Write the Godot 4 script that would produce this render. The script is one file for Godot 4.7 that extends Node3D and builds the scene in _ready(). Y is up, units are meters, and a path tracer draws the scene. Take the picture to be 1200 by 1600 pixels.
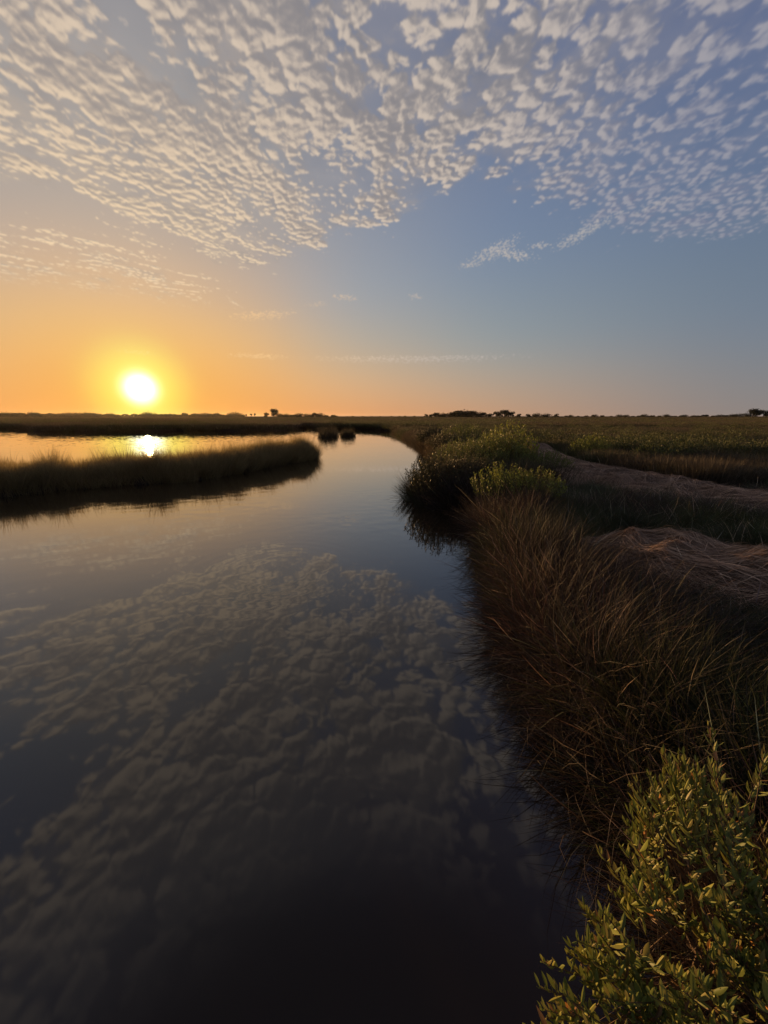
extends Node3D
# An evening marsh: a calm tidal creek, a grassy bank on the right, the sun low over the far shore.

const SUN_AZ := -31.2            # degrees from straight ahead, left is negative
const SUN_EL := 3.25
const EYE := Vector3(0.0, 2.4, 0.0)

var rng := RandomNumberGenerator.new()

func lin(r, g, b) -> Color:
	return Color(r / 255.0, g / 255.0, b / 255.0).srgb_to_linear()

func noise_of(seed_value: int, freq: float, octaves: int = 4, kind: int = FastNoiseLite.TYPE_SIMPLEX_SMOOTH) -> FastNoiseLite:
	var n := FastNoiseLite.new()
	n.seed = seed_value
	n.noise_type = kind
	n.frequency = freq
	n.fractal_octaves = octaves
	n.fractal_type = FastNoiseLite.FRACTAL_FBM if octaves > 1 else FastNoiseLite.FRACTAL_NONE
	return n

func curve_at(pts: Array, x: float) -> float:
	if x <= pts[0][0]:
		return pts[0][1]
	for i in range(1, pts.size()):
		if x <= pts[i][0]:
			var t: float = (x - pts[i - 1][0]) / (pts[i][0] - pts[i - 1][0])
			return lerpf(pts[i - 1][1], pts[i][1], t)
	return pts[-1][1]

func sm(a: float, b: float, x: float) -> float:
	var t := clampf((x - a) / (b - a), 0.0, 1.0)
	return t * t * (3.0 - 2.0 * t)

func sun_dir() -> Vector3:
	var a := deg_to_rad(SUN_AZ)
	var e := deg_to_rad(SUN_EL)
	return Vector3(sin(a) * cos(e), sin(e), -cos(a) * cos(e))
# ---------------------------------------------------------------- sky
# Clear-air colour by height (rows, degrees) and by bearing from the sun (columns, degrees).
const SKY_EL := [0.0, 4.0, 9.0, 15.0, 21.0, 30.0, 45.0, 62.0, 90.0]
const SKY_AZ := [0.0, 12.0, 25.0, 45.0, 72.0, 120.0, 180.0]
const SKY_RGB := [
	[[250, 172, 76], [242, 164, 86], [228, 160, 104], [196, 152, 118], [142, 132, 127], [122, 124, 132], [117, 122, 134]],
	[[250, 180, 86], [242, 176, 100], [220, 176, 128], [180, 160, 138], [132, 133, 135], [114, 123, 141], [110, 121, 143]],
	[[243, 189, 114], [232, 184, 124], [190, 174, 152], [150, 156, 156], [117, 129, 143], [103, 118, 148], [100, 116, 148]],
	[[220, 184, 148], [203, 175, 149], [163, 165, 168], [133, 146, 159], [107, 123, 142], [97, 112, 143], [94, 110, 143]],
	[[186, 171, 158], [174, 164, 157], [150, 154, 163], [119, 135, 159], [98, 116, 144], [90, 106, 143], [87, 103, 141]],
	[[164, 161, 161], [152, 152, 153], [129, 137, 154], [109, 123, 151], [92, 107, 140], [84, 100, 141], [82, 98, 139]],
	[[134, 136, 146], [124, 128, 145], [110, 118, 143], [98, 108, 140], [86, 96, 135], [79, 92, 135], [76, 90, 133]],
	[[56, 60, 76], [55, 60, 76], [53, 59, 77], [51, 58, 77], [48, 56, 77], [46, 54, 77], [46, 54, 77]],
	[[36, 40, 50], [36, 40, 50], [36, 40, 50], [36, 40, 50], [36, 40, 50], [36, 40, 50], [36, 40, 50]]]

func air(el: float, daz: float) -> Vector3:
	var i := 0
	while i < SKY_EL.size() - 2 and el > SKY_EL[i + 1]:
		i += 1
	var j := 0
	while j < SKY_AZ.size() - 2 and daz > SKY_AZ[j + 1]:
		j += 1
	var t: float = clampf((el - SKY_EL[i]) / (SKY_EL[i + 1] - SKY_EL[i]), 0.0, 1.0)
	var u: float = clampf((daz - SKY_AZ[j]) / (SKY_AZ[j + 1] - SKY_AZ[j]), 0.0, 1.0)
	var a := lin3(SKY_RGB[i][j]).lerp(lin3(SKY_RGB[i][j + 1]), u)
	var b := lin3(SKY_RGB[i + 1][j]).lerp(lin3(SKY_RGB[i + 1][j + 1]), u)
	return a.lerp(b, t)

func lin3(c: Array) -> Vector3:
	var k := lin(c[0], c[1], c[2])
	return Vector3(k.r, k.g, k.b)

# Where the sheet of cloud ends, in the plane of the cloud layer (x to the right, forward distance, both in layer heights).
const DENSE_EDGE := [[-7.0, 1.65], [-2.6, 1.85], [-1.75, 2.1], [-1.42, 2.2], [-1.25, 2.5], [-1.1, 3.05], [-0.85, 3.15], [-0.55, 2.9], [-0.25, 2.6], [0.05, 2.42], [0.22, 2.25], [0.36, 2.02], [0.55, 2.12], [0.95, 2.42], [1.35, 2.6], [1.85, 2.7], [2.3, 2.4], [3.2, 1.95], [7.0, 1.6]]
const WISPS := [  # px bearing, elevation, half width, half height, tilt, strength
	[14.0, 19.5, 2.6, 0.75, 0.30, 0.8], [16.6, 19.0, 2.2, 0.5, -0.22, 1.0], [19.6, 19.6, 1.2, 0.3, -0.05, 0.8], [23.5, 19.8, 2.0, 0.5, 0.28, 0.75], [25.5, 20.6, 2.4, 0.4, 0.25, 0.6], [31.0, 21.3, 1.6, 0.3, 0.2, 0.5], [11.0, 18.4, 1.0, 0.25, 0.0, 0.8], [-5.2, 15.1, 1.5, 0.30, -0.05, 0.8], [4.3, 15.2, 0.8, 0.28, -0.1, 0.7],
	[-16.0, 12.6, 3.6, 0.45, 0.10, 0.7], [-9.0, 14.2, 1.2, 0.25, 0.1, 0.5], [3.0, 7.65, 11.5, 0.42, 0.0, 0.9], [-17.0, 7.7, 3.2, 0.28, 0.0, 0.85], [-31.0, 7.35, 1.6, 0.2, 0.0, 0.5]]

const SKY_W := 3584
func sky_panorama() -> ImageTexture:
	var w := SKY_W
	var h := SKY_W / 2
	var small := Image.create_empty(512, 256, false, Image.FORMAT_RGBF)
	for y in 256:
		var el := maxf(90.0 - (y + 0.5) * 180.0 / 256.0, 0.0)
		for x in 512:
			var az := (x + 0.5) * 360.0 / 512.0 - 180.0
			var d := absf(wrapf(az - SUN_AZ, -180.0, 180.0))
			var sum := Vector3.ZERO
			for k in 5:     # soften the joints of the table
				sum += air(maxf(el + (k - 2) * 1.1 * minf(1.0, el / 4.0 + 0.2), 0.0), absf(d + (k * 2 % 5 - 2) * 2.2))
			sum *= 0.2
			small.set_pixel(x, y, Color(sum.x, sum.y, sum.z))
	small.resize(w, h, Image.INTERPOLATE_CUBIC)
	var data := small.get_data().to_float32_array()
	var warp_a := noise_of(11, 1.7, 2)
	var warp_b := noise_of(12, 1.7, 2)
	var fine_a := noise_of(13, 9.0, 2)
	var bands := noise_of(21, 1.9, 3)
	var mid := noise_of(22, 6.5, 3)
	var puffs := noise_of(23, 15.0, 1, FastNoiseLite.TYPE_CELLULAR)
	puffs.cellular_return_type = FastNoiseLite.RETURN_DISTANCE
	puffs.cellular_jitter = 1.0
	var tiny := noise_of(24, 24.0, 4)
	var wisp := noise_of(25, 0.55, 4)
	var sun := sun_dir()
	var to_sun := Vector2(sun.x, -sun.z).normalized()
	var edge: PackedFloat32Array = []
	for i in 1401:
		edge.append(curve_at(DENSE_EDGE, -7.0 + i * 0.01))
	var dens := func(px: float, pf: float) -> Vector3:
		var wa := warp_a.get_noise_2d(px, pf)
		var wb := warp_b.get_noise_2d(px, pf)
		var lim: float = edge[clampi(int((px + 0.10 * wb + 7.0) * 100.0), 0, 1400)]
		var m := mid.get_noise_2d(px + 3.0, pf * 0.7)
		var cover := sm(-0.10, 0.36, lim - pf + 0.16 * m + 0.06 * wa)
		if px < -1.15 and pf > 1.9:
			var band0 := bands.get_noise_2d(px * 0.9 + 5.0, pf * 0.8)
			cover = maxf(cover, (0.50 + 0.55 * band0) * sm(-1.1, -1.5, px) * sm(2.3, 2.6, pf) * sm(4.3, 3.7, pf))
		cover *= 1.0 - sm(1.2, 0.9, pf) * sm(-0.65, -1.05, px)
		if cover <= 0.0:
			return Vector3.ZERO
		var psi := (px - 0.25) * 3.0 / (4.6 - minf(pf, 3.6))
		var band := bands.get_noise_2d(psi * 1.35 + 0.2 * wa, pf * 0.55)
		var qx := px + 0.035 * wa + 0.013 * fine_a.get_noise_2d(px * 1.6, pf * 1.6)
		var qf := pf + 0.035 * wb + 0.013 * fine_a.get_noise_2d(pf * 1.6, px * 1.6)
		var small_ones := sm(1.45, 2.15, pf + 0.25 * m)
		var cell := 0.0
		if small_ones < 0.99:
			cell = (1.0 - small_ones) * (1.0 - pow(puffs.get_noise_2d(qx, qf * 0.8) + 1.0, 2.0) * 1.55)
		if small_ones > 0.01:
			cell += small_ones * (1.0 - pow(puffs.get_noise_2d(qx * 1.75 + 9.0, qf * 1.5) + 1.0, 2.0) * 1.55)
		var t := tiny.get_noise_2d(qx, qf * 0.85)
		var right := sm(0.0, 0.8, px)
		var v := (cell - 0.55) * (0.95 + 0.35 * right) + m * 0.36 + t * 0.50 + band * (0.78 - 0.45 * right + 0.4 * sm(-0.1, -0.8, px)) + (cover - 1.0) * 1.0 + 0.07 - 0.07 * right + 0.20 * exp(-pow((px + 0.08) / 0.45, 2.0)) * sm(2.2, 1.6, pf) + 0.10 * sm(1.5, 1.2, pf)
		var veil := (0.35 + 0.65 * sm(-0.55, 0.35, band + 0.7 * m + 0.3 * t)) * sm(0.3, 1.0, cover) * (1.0 - 0.5 * right)
		return Vector3(v, veil, cell + t * 0.5)
	var dx0 := int(w * (0.5 - 62.0 / 360.0))
	var dx1 := int(w * (0.5 + 62.0 / 360.0))
	for y in range(0, h / 2):
		var el := deg_to_rad(90.0 - (y + 0.5) * 180.0 / h)
		var sy := sin(el)
		var cy := cos(el)
		var eld := rad_to_deg(el)
		var step := 1 if eld < 70.0 else 4
		var x := 0
		while x < w:
			var inside := x >= dx0 and x < dx1 and eld < 70.0
			var n := step if inside else 8
			if n > 1 and y % 4 != 0:
				if not inside and y % 4 != 0:
					var src := ((y - y % 4) * w + x) * 3
					var dst := (y * w + x) * 3
					for k in mini(n, w - x) * 3:
						data[dst + k] = data[src + k]
					x += n
					continue
			var az := (x + 0.5 * n) * 360.0 / w - 180.0
			var ar := deg_to_rad(az)
			var o := (y * w + x) * 3
			var r := data[o]
			var g := data[o + 1]
			var b := data[o + 2]
			var dirx := sin(ar) * cy
			var dirz := cos(ar) * cy       # forward
			var cosg := dirx * sun.x + sy * sun.y + dirz * -sun.z
			var gam := rad_to_deg(acos(clampf(cosg, -1.0, 1.0)))
			var near := exp(-pow(gam / 25.0, 2.0))
			if sy > 0.19:
				var px := dirx / sy
				var pf := dirz / sy
				var d: Vector3 = (dens as Callable).call(px, pf)
				if d != Vector3.ZERO:
					var a := sm(-0.10, 0.36 + 0.16 * sm(0.0, 0.8, px), d.x)
					var far := sm(4.6, 3.7, Vector2(px, pf).length()) * sm(0.55, 1.05, Vector2(px, pf).length())
					var veil := minf(0.9, d.y * (0.66 + 0.22 * exp(-pow(px / 0.6, 2.0)))) * far
					a = a * far * (0.95 - 0.25 * sm(0.2, 1.0, px))
					var lit := 0.0
					if a > 0.01:
						var m2 := mid.get_noise_2d(px * 0.45 + 20.0, pf * 0.35)
						var d2 := bands.get_noise_2d(px * 1.1 + 40.0, pf * 0.6)
						var e: Vector3 = (dens as Callable).call(px + to_sun.x * 0.022, pf + to_sun.y * 0.022)
						lit = 0.36 + (d.x - e.x) * 1.9 + (d.z - 0.5) * 0.40 - maxf(d.x - 0.42, 0.0) * 0.8 - 0.22 * d.y * sm(0.8, 0.1, absf(px)) + 0.6 * m2 + 0.25 * d2
						lit = 0.5 + 0.5 * tanh((lit - 0.5) * 1.6)
					var warm := clampf(near * 1.15 + 0.22 * exp(-pow(gam / 55.0, 2.0)), 0.0, 1.0)
					var mx := sm(0.2, 1.3, px)
					var hi := Vector3(0.56, 0.49, 0.44).lerp(Vector3(0.93, 0.69, 0.44), warm).lerp(Vector3(0.37, 0.36, 0.40), mx)
					var lo := Vector3(0.205, 0.205, 0.235).lerp(Vector3(0.44, 0.37, 0.31), warm).lerp(Vector3(0.17, 0.19, 0.28), mx)
					var vc := lo.lerp(hi, 0.14 + 0.3 * mid.get_noise_2d(px * 0.6, pf * 0.5))
					r = lerpf(r, vc.x, veil)
					g = lerpf(g, vc.y, veil)
					b = lerpf(b, vc.z, veil)
					r = lerpf(r, lerpf(lo.x, hi.x, lit), a)
					g = lerpf(g, lerpf(lo.y, hi.y, lit), a)
					b = lerpf(b, lerpf(lo.z, hi.z, lit), a)
			if eld < 24.0 and inside:
				for q in WISPS:
					var du: float = az - q[0]
					var dv: float = eld - q[1] - du * q[4]
					var e2: float = pow(du / q[2], 2.0) + pow(dv / q[3], 2.0)
					if e2 < 4.0:
						var nz := wisp.get_noise_2d(az * 2.6 + q[0], (eld - du * q[4]) * 9.0) + 0.6 * wisp.get_noise_2d(az * 4.5 + 7.0, eld * 14.0)
						var wa: float = sm(-0.05, 0.6, nz * 1.5 + 0.38 - e2 * 0.5) * q[5] * 0.8
						var wc := Vector3(0.50, 0.46, 0.43).lerp(Vector3(0.93, 0.60, 0.30), clampf(near * 1.5, 0.0, 1.0))
						if dv < 0.0:
							wc *= 0.95
						r = lerpf(r, wc.x, wa)
						g = lerpf(g, wc.y, wa)
						b = lerpf(b, wc.z, wa)
			if gam < 30.0:      # the air's glow round the sun
				var halo := exp(-pow(gam / 4.7, 3.0))
				var core := exp(-pow(gam / 1.5, 2.4))
				var wide := exp(-gam / 6.5)
				r += 0.05 * wide + 0.12 * halo + 2.3 * core
				g += 0.05 * wide + 0.42 * halo + 2.4 * core
				b += 0.01 * wide + 0.04 * halo + 2.2 * core
			for k in mini(n, w - x):
				data[o + k * 3] = r
				data[o + k * 3 + 1] = g
				data[o + k * 3 + 2] = b
			x += n
	var ahead := Image.create_from_data(w, h, false, Image.FORMAT_RGBF, data.to_byte_array())
	var im := Image.create_empty(w, h, false, Image.FORMAT_RGBF)      # straight ahead is the picture's first column
	im.blit_rect(ahead, Rect2i(w / 2, 0, w / 2, h), Vector2i(0, 0))
	im.blit_rect(ahead, Rect2i(0, 0, w / 2, h), Vector2i(w / 2, 0))
	return ImageTexture.create_from_image(im)
# ---------------------------------------------------------------- naming helpers
var used_names := {}

func numbered(called: String) -> String:
	if not used_names.has(called):
		used_names[called] = 0
		return called
	used_names[called] += 1
	return "%s_%03d" % [called, used_names[called]]

func tag(o: Node, label: String, category: String, group: String = "", kind: String = "") -> Node:
	if label != "":
		o.set_meta("label", label)
	if category != "":
		o.set_meta("category", category)
	if group != "":
		o.set_meta("group", group)
	if kind != "":
		o.set_meta("kind", kind)
	return o

func base(called: String, at: Vector3, label: String, category: String, group: String = "", kind: String = "") -> Node3D:
	var o := Node3D.new()
	o.name = numbered(called)
	o.position = at
	add_child(o)
	tag(o, label, category, group, kind)
	return o

func part(parent: Node, called: String, mesh: Mesh, mat: Material, kind: String = "") -> MeshInstance3D:
	var o := MeshInstance3D.new()
	o.name = called
	o.mesh = mesh
	o.material_override = mat
	if kind != "":
		o.set_meta("kind", kind)
	parent.add_child(o, true)
	return o

# ---------------------------------------------------------------- mesh helper: triangles with vertex colours
class Bag:
	var v := PackedVector3Array()
	var c := PackedColorArray()
	var n := PackedVector3Array()
	var i := PackedInt32Array()
	func vert(p: Vector3, col: Color) -> int:
		v.append(p)
		c.append(col)
		return v.size() - 1
	func tri(a: int, b: int, d: int) -> void:
		i.append(a)
		i.append(b)
		i.append(d)
	# a ribbon through points, tapering, its flat side turned by the side vector
	func ribbon(pts: PackedVector3Array, side: Vector3, w0: float, col0: Color, col1: Color) -> void:
		var last := pts.size() - 1
		var first := v.size()
		for k in pts.size():
			var t := float(k) / last
			var col := col0.lerp(col1, t)
			if k == last:
				vert(pts[k], col)
			else:
				var h := side * (w0 * 0.5 * (1.0 - 0.75 * t * t))
				vert(pts[k] - h, col)
				vert(pts[k] + h, col)
		for k in last:
			var a := first + k * 2
			if k == last - 1:
				tri(a, a + 1, a + 2)
			else:
				tri(a, a + 1, a + 2)
				tri(a + 1, a + 3, a + 2)
	func tube(a: Vector3, b: Vector3, ra: float, rb: float, col: Color, sides: int = 5) -> void:
		var d := (b - a).normalized()
		var x := d.cross(Vector3(0.31, 0.2, 0.93)).normalized()
		var y := d.cross(x)
		var first := v.size()
		for k in sides:
			var w := x * cos(TAU * k / sides) + y * sin(TAU * k / sides)
			vert(a + w * ra, col)
			vert(b + w * rb, col)
		for k in sides:
			var p := first + k * 2
			var q := first + ((k + 1) % sides) * 2
			tri(p, q, p + 1)
			tri(q, q + 1, p + 1)
	func mesh() -> ArrayMesh:
		var arr := []
		arr.resize(Mesh.ARRAY_MAX)
		arr[Mesh.ARRAY_VERTEX] = v
		arr[Mesh.ARRAY_COLOR] = c
		if n.size() == v.size():
			arr[Mesh.ARRAY_NORMAL] = n
		arr[Mesh.ARRAY_INDEX] = i
		var m := ArrayMesh.new()
		m.add_surface_from_arrays(Mesh.PRIMITIVE_TRIANGLES, arr)
		return m

func rough(col: Color, roughness: float = 0.8, spec: float = 0.3, back: float = 0.0) -> StandardMaterial3D:
	var m := StandardMaterial3D.new()
	m.albedo_color = col
	m.vertex_color_use_as_albedo = true
	m.roughness = roughness
	m.metallic_specular = spec
	m.cull_mode = BaseMaterial3D.CULL_DISABLED
	if back > 0.0:
		m.backlight_enabled = true
		m.backlight = Color(back, back, back).linear_to_srgb()
	return m

# ---------------------------------------------------------------- the lie of the land: x to the right, f straight ahead
const MAIN_LAND := [[1.3, -30.0], [1.3, -3.0], [1.35, 0.0], [1.42, 1.0], [1.5, 1.4], [1.52, 1.83], [1.42, 2.2], [1.38, 2.6], [1.48, 3.2], [1.62, 4.5], [1.85, 6.0], [2.1, 7.4], [2.35, 8.5], [2.35, 9.5], [1.65, 9.8], [1.15, 10.3], [1.1, 11.4], [1.7, 12.8], [2.5, 15.0], [3.0, 18.0], [3.25, 22.0], [3.35, 28.0], [2.8, 36.0], [2.2, 47.0], [1.5, 59.0], [0.5, 68.0], [-3.0, 73.0], [-9.0, 75.0], [-13.0, 76.0], [-15.0, 82.0], [-17.0, 80.0], [-16.4, 66.5], [-22.0, 64.5], [-34.0, 63.0], [-46.0, 62.0], [-54.5, 61.0], [-57.0, 64.0], [-59.0, 73.0], [-75.0, 76.0], [-120.0, 82.0], [-3000.0, 300.0], [-3000.0, 4000.0], [4000.0, 4000.0], [4000.0, -30.0]]
const ISLAND := [[-34.0, 8.2], [-26.0, 8.8], [-18.0, 9.9], [-14.5, 10.6], [-11.7, 11.3], [-10.8, 12.4], [-9.3, 13.4], [-7.3, 14.3], [-6.2, 16.4], [-5.3, 19.2], [-4.4, 21.0], [-4.05, 22.3], [-4.3, 23.6], [-5.3, 23.4], [-6.9, 20.9], [-7.9, 18.2], [-9.4, 16.4], [-11.6, 15.2], [-14.5, 13.9], [-18.0, 13.0], [-26.0, 12.0], [-34.0, 11.4]]

func poly_dist(poly: Array, x: float, f: float) -> float:     # positive inside
	var best := 1e12
	var inside := false
	var j := poly.size() - 1
	for i in poly.size():
		var ax: float = poly[j][0]
		var ay: float = poly[j][1]
		var bx: float = poly[i][0]
		var by: float = poly[i][1]
		var ex := bx - ax
		var ey := by - ay
		var t := clampf(((x - ax) * ex + (f - ay) * ey) / (ex * ex + ey * ey), 0.0, 1.0)
		var dx := ax + ex * t - x
		var dy := ay + ey * t - f
		best = minf(best, dx * dx + dy * dy)
		if (ay > f) != (by > f) and x < ax + ex * (f - ay) / ey:
			inside = not inside
		j = i
	return sqrt(best) if inside else -sqrt(best)

var wobble: FastNoiseLite
func land(x: float, f: float) -> float:
	var d := poly_dist(MAIN_LAND, x, f)
	if x < 0.0 and f < 40.0:
		d = maxf(d, poly_dist(ISLAND, x, f))
	if absf(d) < 6.0:
		d += 0.24 * wobble.get_noise_2d(x * 1.3, f * 1.3) * minf(1.0, 0.3 + f * 0.06)
	return d

func height(x: float, f: float, d: float) -> float:
	var s := sm(-0.9, 0.55, d)
	return lerpf(-0.9, 0.30, s) + 0.14 * sm(0.5, 4.0, d) + (0.08 * wobble.get_noise_2d(x * 0.5, f * 0.5) if d > 0.0 else 0.0)
# ---------------------------------------------------------------- ground and water
func radial(rings: PackedFloat32Array, angles: PackedFloat32Array, called: String, mat: Material, at_vertex: Callable) -> MeshInstance3D:
	var b := Bag.new()
	var na := angles.size()
	for r in rings:
		for a in angles:
			var x: float = sin(a) * r
			var f: float = cos(a) * r
			var res: Array = (at_vertex as Callable).call(x, f, r)
			b.v.append(Vector3(x, res[0], -f))
			b.n.append(res[1])
			b.c.append(res[2])
	for k in rings.size() - 1:
		for m in na - 1:
			var p := k * na + m
			b.tri(p, p + na, p + 1)
			b.tri(p + 1, p + na, p + na + 1)
	if called == "marsh_ground":
		b.n.clear()
		var st := SurfaceTool.new()
		st.create_from(b.mesh(), 0)
		st.generate_normals()
		return _setting(called, st.commit(), mat)
	return _setting(called, b.mesh(), mat)

func _setting(called: String, mesh: Mesh, mat: Material) -> MeshInstance3D:
	var o := MeshInstance3D.new()
	o.name = numbered(called)
	o.mesh = mesh
	o.material_override = mat
	o.set_meta("kind", "structure")
	add_child(o)
	return o

func fan(from: float, to: float, steps: int) -> PackedFloat32Array:
	var out := PackedFloat32Array()
	for k in steps + 1:
		out.append(lerpf(from, to, float(k) / steps))
	return out

func rings_of(r0: float, r1: float, steps: int) -> PackedFloat32Array:
	var out := PackedFloat32Array([0.001])
	for k in steps + 1:
		out.append(r0 * pow(r1 / r0, float(k) / steps))
	return out

func build_ground() -> void:
	var mat := rough(Color.WHITE, 0.95, 0.2)
	var tone := noise_of(51, 0.9, 4)
	var tex := NoiseTexture2D.new()
	tex.width = 512
	tex.height = 512
	tex.seamless = true
	tex.noise = noise_of(52, 0.02, 5)
	mat.heightmap_enabled = false
	mat.normal_enabled = true
	var bump := NoiseTexture2D.new()
	bump.width = 512
	bump.height = 512
	bump.seamless = true
	bump.as_normal_map = true
	bump.bump_strength = 6.0
	bump.noise = noise_of(53, 0.03, 5)
	mat.normal_texture = bump
	mat.uv1_triplanar = true
	mat.uv1_world_triplanar = true
	mat.uv1_scale = Vector3(0.9, 0.9, 0.9)
	var mud := Color(0.045, 0.034, 0.026)
	var litter := Color(0.085, 0.062, 0.042)
	var far_green := Color(0.075, 0.068, 0.036)
	var shape := func(x: float, f: float, r: float) -> Array:
		var d := land(x, f)
		var k := tone.get_noise_2d(x, f) * 0.5 + 0.5
		var col := mud.lerp(litter, clampf(sm(0.1, 1.2, d) * (0.4 + 0.6 * k), 0.0, 1.0))
		col = col.lerp(far_green, sm(15.0, 70.0, r) * sm(0.0, 3.0, d))
		return [height(x, f, d), Vector3.UP, col]
	radial(rings_of(0.6, 3200.0, 150), fan(-PI, PI, 320), "marsh_ground", mat, shape)

func build_water() -> void:
	var mat := StandardMaterial3D.new()
	mat.albedo_color = Color(0.026, 0.0175, 0.010).linear_to_srgb()
	mat.roughness = 0.03
	mat.metallic_specular = 0.34
	mat.clearcoat_enabled = true
	mat.clearcoat = 0.9
	mat.clearcoat_roughness = 0.03
	var fine := noise_of(61, 1.5, 3)
	var swell := noise_of(62, 0.35, 2)
	var patch := noise_of(63, 0.11, 2)
	var ring := Vector2(-1.75, 5.78)
	var shape := func(x: float, f: float, r: float) -> Array:
		if f < 0.2 or r > 130.0:
			return [0.0, Vector3.UP, Color.WHITE]
		var p := patch.get_noise_2d(x, f)
		var far := sm(17.0, 34.0, f) * sm(1.0, -6.0, x)
		var amp := 0.0008 + 0.0040 * sm(0.05, 0.5, p) * sm(4.0, 9.0, f) + 0.022 * far
		var e := 0.04 + r * 0.004
		var gx := (fine.get_noise_2d(x + e, f * 1.6) - fine.get_noise_2d(x - e, f * 1.6)) / (2.0 * e)
		var gf := (fine.get_noise_2d(x, (f + e) * 1.6) - fine.get_noise_2d(x, (f - e) * 1.6)) / (2.0 * e)
		var sx := 0.0016 * swell.get_noise_2d(x, f) + gx * amp * 0.5
		var sf := 0.0016 * swell.get_noise_2d(x + 40.0, f) + gf * amp * 0.5
		var v := Vector2(x, f) - ring     # a faint spreading ring
		var q := v.length()
		if q < 2.2 and q > 0.05:
			var s := 0.007 * sin(q * 26.0) * sm(2.2, 0.9, q) * sm(0.05, 0.5, q) * (0.6 + 0.6 * fine.get_noise_2d(x * 0.7, f * 0.7))
			sx += v.x / q * s
			sf += v.y / q * s
		return [0.0, Vector3(-sx, 1.0, sf).normalized(), Color.WHITE]
	var rings := PackedFloat32Array([0.001, 0.5])
	rings.append_array(rings_of(0.9, 130.0, 560).slice(1))
	rings.append_array(rings_of(200.0, 3300.0, 12).slice(1))
	var angles := PackedFloat32Array()
	for k in 14:
		angles.append(lerpf(-PI, -1.0, k / 14.0))
	for k in 440:
		angles.append(lerpf(-1.0, 1.0, k / 440.0))
	for k in 15:
		angles.append(lerpf(1.0, PI, k / 14.0))
	radial(rings, angles, "creek_water", mat, shape)
# ---------------------------------------------------------------- grasses
# One clump: blades rising from a small patch, each a tapering bent ribbon.
func clump(seed_value: int, blades: int, spread: float, tall: float, width: float, bend: float, low: Color, tip: Color, pale: Color, pale_share: float, segs: int = 4, dome: float = 0.0) -> ArrayMesh:
	var r := RandomNumberGenerator.new()
	r.seed = seed_value
	var b := Bag.new()
	for k in blades:
		var a := r.randf() * TAU
		var q := spread * sqrt(r.randf())
		var root := Vector3(cos(a) * q, -0.05, sin(a) * q)
		var h := tall * (0.45 + 0.6 * pow(r.randf(), 0.7))
		h *= 1.0 - dome * q * q / (spread * spread)
		var da := a + r.randf_range(-1.3, 1.3)
		var out := Vector3(cos(da), 0.0, sin(da))
		var lean := r.randf_range(0.02, 0.24) + 0.15 * q / spread
		var curl := bend * r.randf_range(0.15, 1.0)
		var pts := PackedVector3Array()
		for s in segs + 1:
			var t := float(s) / segs
			var side_step := h * (lean * t + curl * t * t * 0.75)
			var up_step := h * t * (1.0 - 0.42 * curl * t * t)
			pts.append(root + out * side_step + Vector3(0.0, up_step, 0.0))
		var turn := r.randf() * TAU
		var side := Vector3(cos(turn), 0.0, sin(turn))
		var c0 := low * r.randf_range(0.7, 1.3)
		var c1 := tip * r.randf_range(0.7, 1.35)
		if r.randf() < pale_share:
			c0 = pale * r.randf_range(0.6, 1.1)
			c1 = c0
		b.ribbon(pts, side, width * r.randf_range(0.7, 1.3), c0, c1)
	return b.mesh()

# Leafy knoll of low shrub for the open marsh.
func knoll(seed_value: int, leaves: int, wide: float, tall: float, leaf: float, col: Color, tip: Color) -> ArrayMesh:
	var r := RandomNumberGenerator.new()
	r.seed = seed_value
	var b := Bag.new()
	var n := noise_of(seed_value, 1.1 / wide, 2)
	for k in leaves:
		var a := r.randf() * TAU
		var u := sqrt(r.randf())
		var x := cos(a) * u * wide
		var z := sin(a) * u * wide
		var top := tall * sqrt(maxf(0.0, 1.0 - u * u * 0.92)) * (0.85 + 0.5 * n.get_noise_2d(x, z))
		var y := top * (1.0 - 0.55 * pow(r.randf(), 1.8)) + r.randf() * leaf * 1.5
		var up := Vector3(x / wide * 0.8 + r.randf_range(-0.6, 0.6), 1.0, z / wide * 0.8 + r.randf_range(-0.6, 0.6)).normalized()
		var turn := r.randf() * TAU
		var side := Vector3(cos(turn), r.randf_range(-0.3, 0.3), sin(turn))
		var p := Vector3(x, y, z)
		var l := leaf * r.randf_range(0.7, 1.4)
		var c := col.lerp(tip, r.randf()) * r.randf_range(0.75, 1.25)
		var pts := PackedVector3Array([p, p + up * l * 0.5 + side.cross(up) * l * 0.12, p + up * l])
		b.ribbon(pts, side, l * 0.36, c, c)
	return b.mesh()

class Patch:
	var rows: Array[PackedFloat32Array] = []
	var kinds: Array[Mesh] = []
	func setup(meshes: Array) -> void:
		for m in meshes:
			kinds.append(m)
			rows.append(PackedFloat32Array())
	func put(k: int, at: Vector3, turn: float, tilt_dir: Vector2, tilt: float, size: Vector3, tint: Color) -> void:
		var bs := Basis(Vector3.UP, turn).scaled_local(size)
		if tilt != 0.0:
			var axis := Vector3(tilt_dir.y, 0.0, -tilt_dir.x)
			bs = Basis(axis.normalized(), tilt) * bs
		rows[k].append_array(PackedFloat32Array([bs.x.x, bs.y.x, bs.z.x, at.x, bs.x.y, bs.y.y, bs.z.y, at.y, bs.x.z, bs.y.z, bs.z.z, at.z, tint.r, tint.g, tint.b, 1.0]))

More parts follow.
